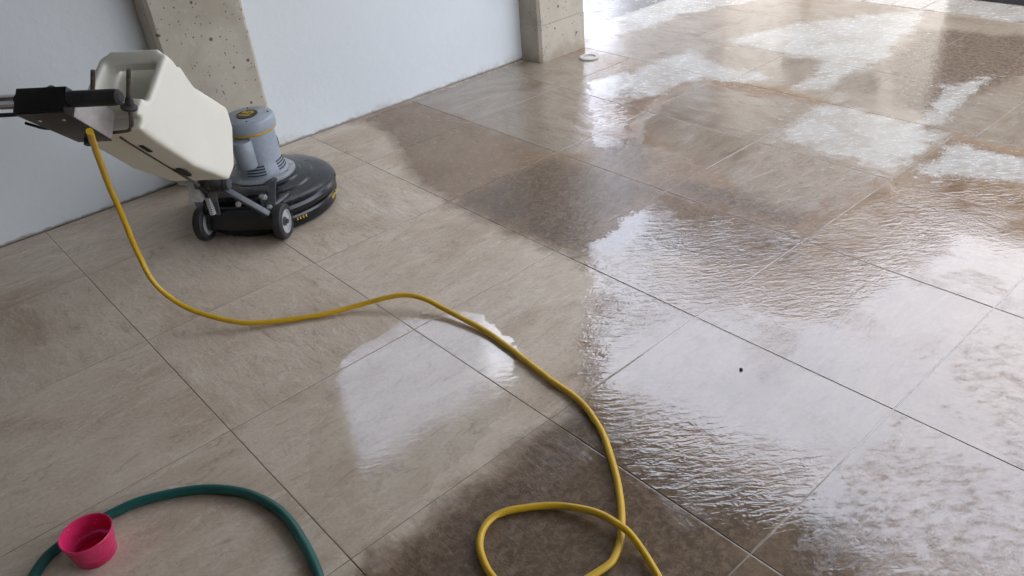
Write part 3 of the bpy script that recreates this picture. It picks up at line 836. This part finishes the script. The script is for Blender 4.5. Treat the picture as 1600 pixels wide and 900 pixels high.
bm = bmesh.new(); hexa(bm, [(-0.318, 0.105, 0.182), (-0.318, 0.158, 0.184), (-0.282, 0.158, 0.184), (-0.282, 0.105, 0.182),
                           (-0.314, 0.098, 0.244), (-0.314, 0.142, 0.246), (-0.282, 0.142, 0.246), (-0.282, 0.098, 0.244)], 0.006)
obj('lock_lever', bm, MT['steel'], lev)
# spring and linkage beside the hinge
pts = [(-0.302 + 0.011 * math.cos(t * 0.9), 0.086 + 0.011 * math.sin(t * 0.9), 0.125 + 0.0011 * t) for t in range(0, 64)]
bm = bmesh.new(); tube(bm, pts, 0.0028, 6); obj('spring', bm, MT['steel'], mach)
for yy, zz in ((-0.105, 0.165), (-0.120, 0.128), (0.0, 0.142)):
    bm = bmesh.new(); lathe(bm, [(0.0, 0.0), (0.011, 0.0), (0.011, 0.007), (0.006, 0.009), (0.006, 0.014), (0.0, 0.014)], 6, align((-0.262 + 0.3 * (zz - 0.128), yy, zz), (-1, 0, 0.3)))
    obj('bolt_head', bm, MT['steel'], mach)
# pole
bm = bmesh.new(); tube(bm, [(-0.300, 0.03, 0.247), L(0.30, 0.07, 0.0)], 0.021, 18); obj('pole_socket', bm, MT['rubber'], mach)
bm = bmesh.new(); tube(bm, [L(0.30, 0.07, 0.0), L(0.97, 0.03, 0.0)], 0.0165, 18); obj('handle_pole', bm, MT['chrome'], mach)

# solution tank: a moulded can with an arched grip across its upper end
def tank_mesh():
    bm = bmesh.new()
    a0, a1 = -0.085, 0.125
    prof = [(0.262, 0.030), (0.235, 0.085), (0.245, 0.120), (0.268, 0.215), (0.318, 0.262), (0.42, 0.252), (0.53, 0.240), (0.575, 0.254), (0.616, 0.268), (0.645, 0.110), (0.752, 0.085), (0.775, 0.005), (0.70, 0.0), (0.48, 0.0)]
    def prism(pr, b0, b1):
        A = [bm.verts.new(L(u, v, b0)) for u, v in pr]; B = [bm.verts.new(L(u, v, b1)) for u, v in pr]
        bm.faces.new(A); bm.faces.new(B[::-1])
        for k in range(len(pr)):
            k2 = (k + 1) % len(pr)
            bm.faces.new((A[k], B[k], B[k2], A[k2]))
    prism(prof, a0, a1)
    # cheeks of the grip and its crossbar
    cheek = [(0.575, 0.235), (0.640, 0.262), (0.690, 0.262), (0.700, 0.235), (0.755, 0.070), (0.640, 0.070)]
    prism(cheek, a0, a0 + 0.026); prism(cheek, a1 - 0.026, a1)
    prism([(0.640, 0.250), (0.640, 0.284), (0.690, 0.284), (0.694, 0.250)], a0 + 0.028, a1 - 0.028)
    prism([(0.640, 0.240), (0.640, 0.272), (0.690, 0.272), (0.694, 0.240)], a0 + 0.010, a1 - 0.010)
    # lug at the lower right of the upper end
    prism([(0.70, 0.040), (0.70, 0.100), (0.780, 0.092), (0.792, 0.040)], 0.020, 0.122)
    bmesh.ops.recalc_face_normals(bm, faces=bm.faces)
    me = bpy.data.meshes.new('tank_rough'); bm.to_mesh(me); bm.free()
    o = bpy.data.objects.new('tank_rough', me); COL.objects.link(o)
    r = o.modifiers.new('r', 'REMESH'); r.mode = 'VOXEL'; r.voxel_size = 0.0055
    s = o.modifiers.new('s', 'SMOOTH'); s.factor = 0.6; s.iterations = 14
    dg = bpy.context.evaluated_depsgraph_get(); dg.update()
    m2 = bpy.data.meshes.new_from_object(o.evaluated_get(dg))
    bpy.data.objects.remove(o, do_unlink=True)
    for p in m2.polygons: p.use_smooth = True
    m2.name = 'solution_tank'; m2.materials.clear(); m2.materials.append(MT['tank'])
    return m2
tank = bpy.data.objects.new('solution_tank', tank_mesh()); COL.objects.link(tank); tank.parent = mach
tank['label'] = 'cream translucent plastic tank with arched grip'
for (u, w) in ((0.62, 0.05), (0.40, 0.07)):      # strap slots on the underside
    bm = bmesh.new(); hexa(bm, [L(u, -0.003, 0.052), L(u + w, -0.003, 0.052), L(u + w, -0.003, 0.066), L(u, -0.003, 0.066),
                               L(u, 0.006, 0.052), L(u + w, 0.006, 0.052), L(u + w, 0.006, 0.066), L(u, 0.006, 0.066)], 0.001)
    obj('strap_slot', bm, MT['vent'], tank)
bm = bmesh.new(); hexa(bm, [L(0.30, -0.0035, 0.036), L(0.735, -0.0035, 0.036), L(0.735, -0.0035, 0.041), L(0.30, -0.0035, 0.041),
                           L(0.30, 0.004, 0.036), L(0.735, 0.004, 0.036), L(0.735, 0.004, 0.041), L(0.30, 0.004, 0.041)], 0.001)
obj('pole_groove', bm, MT['rod'], tank)

# switch box and grips
ub, vb = 0.965, 0.02
box_first = len(COL.objects)
P = L(0.972, 0.006, 0.0); X, Z = P.x - 0.012, P.z + 0.006
W = 0.068
def lq(pts): return [tuple(L(*p)) for p in pts]
bm = bmesh.new()      # black housing, its front face square to the pole
hexa(bm, lq([(0.988, -0.030, -W), (0.988, -0.030, W), (0.988, 0.034, W), (0.988, 0.034, -W), (0.950, -0.030, -W), (0.950, -0.030, W), (0.950, 0.034, W), (0.950, 0.034, -W)]), 0.003)
sw = obj('switch_box', bm, MT['blackplast'], mach)
bm = bmesh.new(); hexa(bm, lq([(0.984, -0.0335, -W), (0.984, -0.0335, W), (0.984, -0.0305, W), (0.984, -0.0305, -W), (0.790, -0.0335, -0.030), (0.790, -0.0335, W - 0.001), (0.790, -0.0305, W - 0.001), (0.790, -0.0305, -0.030)]), 0.0008)
obj('box_floor', bm, MT['blackplast'], mach)
bm = bmesh.new(); hexa(bm, lq([(0.949, 0.030, -W), (0.949, 0.030, W - 0.005), (0.949, 0.034, W - 0.005), (0.949, 0.034, -W), (0.800, 0.044, -0.030), (0.800, 0.044, W - 0.005), (0.800, 0.048, W - 0.005), (0.800, 0.048, -0.030)]), 0.0008)
obj('box_top', bm, MT['blackplast'], mach)
bm = bmesh.new(); hexa(bm, lq([(0.948, -0.0295, W - 0.004), (0.948, -0.0295, W), (0.948, 0.034, W), (0.948, 0.034, W - 0.004), (0.792, -0.0295, W - 0.004), (0.792, -0.0295, W), (0.792, 0.050, W), (0.792, 0.050, W - 0.004)]), 0.0008)
obj('box_cheek', bm, MT['cheek'], mach)
bm = bmesh.new(); hexa(bm, lq([(0.948, -0.0295, -W), (0.948, -0.0295, 0.004 - W), (0.948, 0.034, 0.004 - W), (0.948, 0.034, -W), (0.792, -0.0295, -0.030), (0.792, -0.0295, -0.026), (0.792, 0.044, -0.026), (0.792, 0.044, -0.030)]), 0.0008)
obj('box_cheek', bm, MT['blackplast'], mach)
bm = bmesh.new(); lathe(bm, [(0.0, -0.004), (0.015, -0.004), (0.015, 0.010), (0.011, 0.014), (0.011, 0.026), (0.0, 0.026)], 16, align(L(0.800, -0.020, 0.006), (L(0.0, -1.0, 0.0) - L(0, 0, 0))))
obj('cord_gland', bm, MT['rubber'], mach)
for uu, aa in ((0.94, -0.03), (0.94, 0.035), (0.83, 0.03)):
    bm = bmesh.new(); lathe(bm, [(0.0, 0.0), (0.0045, 0.0), (0.004, 0.002), (0.0, 0.0025)], 10, align(L(uu, -0.0334, aa), (L(0.0, -1.0, 0.0) - L(0, 0, 0))))
    obj('screw', bm, MT['steel'], mach)
gz = Z - 0.006
bm = bmesh.new(); lathe(bm, [(0.0, 0.0), (0.0175, 0.0), (0.0205, 0.004), (0.0205, 0.118), (0.0190, 0.130), (0.012, 0.137), (0.0, 0.138)], 24, align((X + 0.012, -0.069, gz), (0, -1, 0)))
obj('grip', bm, MT['rubber'], mach)
bm = bmesh.new(); tube(bm, [(X + 0.012, 0.0685, gz), (X + 0.012, 0.26, gz)], 0.0185, 20); obj('grip_tube', bm, MT['chrome'], mach)
bm = bmesh.new(); tube(bm, catmull([(X - 0.004, 0.0685, gz - 0.027), (X - 0.006, 0.12, gz - 0.027), (X - 0.006, 0.22, gz - 0.026)], 5), 0.0055, 8); obj('trigger', bm, MT['blackplast'], mach)
for o in list(COL.objects)[box_first:]: o.location.y += 0.013
# bent steel rods of the cord hook
def rod(name, pts, r=0.006, mat='rod'):
    bm = bmesh.new(); tube(bm, catmull(pts, 6), r, 10); return obj(name, bm, MT[mat], mach)
rod('cord_hook', [(-0.875, -0.141, 0.851), (-0.875, -0.124, 0.805), (-0.875, -0.108, 0.759), (-0.875, -0.103, 0.730), (-0.875, -0.095, 0.702), (-0.875, -0.086, 0.688), (-0.875, -0.060, 0.683), (-0.875, -0.003, 0.681), (-0.875, 0.038, 0.683)])
rod('cord_hook', [(-0.860, -0.031, 0.848), (-0.860, -0.018, 0.815), (-0.860, -0.005, 0.783), (-0.860, 0.002, 0.765)])
rod('cord_rest', [(-0.951, 0.149, 0.745), (-0.951, 0.127, 0.737), (-0.951, 0.104, 0.729), (-0.951, 0.070, 0.726), (-0.951, 0.039, 0.725), (-0.951, 0.001, 0.714)], 0.004, 'blackplast')
bm = bmesh.new(); lathe(bm, [(0.0, -0.012), (0.021, -0.012), (0.022, -0.006), (0.012, 0.0), (0.009, 0.018), (0.007, 0.022), (0.0, 0.022)], 20, align((-0.875, -0.108, 0.757), (0.0, -0.33, 0.94)))
obj('rod_grommet', bm, MT['rubber'], mach)
CORD=[ (0.595,-0.878,0.7700), (0.618,-0.759,0.6800), (0.648,-0.605,0.5200), (0.665,-0.545,0.4000), (0.674,-0.515,0.2500), (0.682,-0.541,0.1500), (0.707,-0.589,0.0900), (0.750,-0.659,0.0500), (0.825,-0.764,0.0220), (0.901,-0.829,0.0120), (1.035,-0.919,0.0105), (1.144,-0.978,0.0180), (1.212,-1.030,0.0340), (1.260,-1.071,0.0400), (1.294,-1.128,0.0360), (1.317,-1.228,0.0200), (1.335,-1.391,0.0105), (1.320,-1.577,0.0105), (1.307,-1.694,0.0105), (1.298,-1.813,0.0105), (1.262,-1.915,0.0105), (1.200,-2.014,0.0105), (1.130,-2.103,0.0105), (1.050,-2.179,0.0105), (0.988,-2.214,0.0105), (0.946,-2.216,0.0105), (0.880,-2.205,0.0105), (0.807,-2.186,0.0105), (0.772,-2.118,0.0105), (0.778,-2.044,0.0105), (0.804,-1.988,0.0105), (0.844,-1.954,0.0105), (0.892,-1.948,0.0105), (0.948,-1.977,0.0105), (1.002,-2.027,0.0120), (1.041,-2.110,0.0240), (1.045,-2.191,0.0330), (1.038,-2.242,0.0220), (1.010,-2.317,0.0120), (0.951,-2.412,0.0105), (0.877,-2.485,0.0105) ]
HOSE=[ (-0.006,-1.407,0.0125), (0.050,-1.339,0.0125), (0.091,-1.300,0.0125), (0.135,-1.284,0.0125), (0.196,-1.277,0.0125), (0.256,-1.278,0.0125), (0.314,-1.289,0.0125), (0.393,-1.331,0.0125), (0.454,-1.380,0.0125), (0.505,-1.451,0.0125), (0.533,-1.529,0.0125), (0.541,-1.607,0.0125), (0.532,-1.697,0.0125), (0.520,-1.760,0.0125), (0.504,-1.813,0.0125), (0.456,-1.915,0.0125) ]

# ------------------------------------------------------------------ cord, hose, cup, drain ring
def path_thing(name, pts, r, mat, label, cat, n=12, per=10, ribs=0.0):
    P = [Vector(p) for p in pts]; o0 = P[len(P) // 2].copy(); o0.z = 0
    c = catmull(P, per)
    c = [p + 0.0012 * Vector((mnoise.noise(p * 23), mnoise.noise(p * 23 + Vector((9, 0, 0))), 0)) for p in c]
    bm = bmesh.new()
    tube(bm, [p - o0 for p in c], r, n, True, (lambda i: r * (1 + ribs * (1 if i % 2 else -1))) if ribs else (lambda i: r * (1 + 0.05 * mnoise.noise(c[i] * 31))))
    o = obj(name, bm, mat, angle=80, loc=o0)
    return tag(o, label, cat)
path_thing('power_cord', CORD, 0.0084, MT['cord'], 'yellow power cord hanging from the handle and looping over the tiles', 'cord')
def resample(pts, step):
    c = catmull(pts, 30); out = [c[0]]; acc = 0
    for a, b in zip(c, c[1:]):
        acc += (b - a).length
        if acc >= step: out.append(b); acc = 0
    return out
hp = resample(HOSE, 0.0028)
o0 = Vector((0.35, -1.35, 0))
bm = bmesh.new(); tube(bm, [p - o0 for p in hp], 0.0122, 14, True, lambda i: 0.0122 * (1.0 if (i // 1) % 2 else 0.965))
tag(obj('garden_hose', bm, MT['hose'], angle=80, loc=o0), 'dark green ribbed garden hose curving past the pink cup', 'hose')
bm = bmesh.new()
lathe(bm, [(0.0, 0.0), (0.047, 0.0), (0.051, 0.003), (0.0545, 0.030), (0.0575, 0.0335), (0.0650, 0.076), (0.0662, 0.0785), (0.0650, 0.080), (0.0630, 0.079), (0.0560, 0.034), (0.0495, 0.006), (0.0, 0.005)], 64)
bmesh.ops.scale(bm, vec=(0.86, 0.86, 0.92), verts=bm.verts)
tag(obj('plastic_cup', bm, MT['cup'], angle=50, loc=(0.181, -1.362, 0.0006)), 'bright pink plastic cup standing beside the green hose', 'cup')
bm = bmesh.new()
lathe(bm, [(0.026, 0.001), (0.050, 0.001), (0.053, 0.006), (0.050, 0.016), (0.043, 0.020), (0.037, 0.016), (0.035, 0.006), (0.026, 0.004), (0.0, 0.004), (0.0, 0.001), (0.026, 0.001)], 40)
bmesh.ops.scale(bm, vec=(1.05, 1.05, 0.55), verts=bm.verts)
tag(obj('pipe_collar', bm, MT['pvc'], angle=50, loc=(3.458, 0.19, 0.0)), 'small white plastic ring on the floor beside the far column', 'ring')
bm = bmesh.new(); bmesh.ops.create_icosphere(bm, subdivisions=2, radius=0.0052)
for v in bm.verts:
    v.co *= 1 + 0.25 * mnoise.noise(v.co * 160)
    v.co.z *= 0.7
tag(obj('pebble', bm, MT['rubber'], angle=60, loc=(1.696, -2.042, 0.003)), 'tiny dark pebble lying alone on the flooded tile', 'pebble')
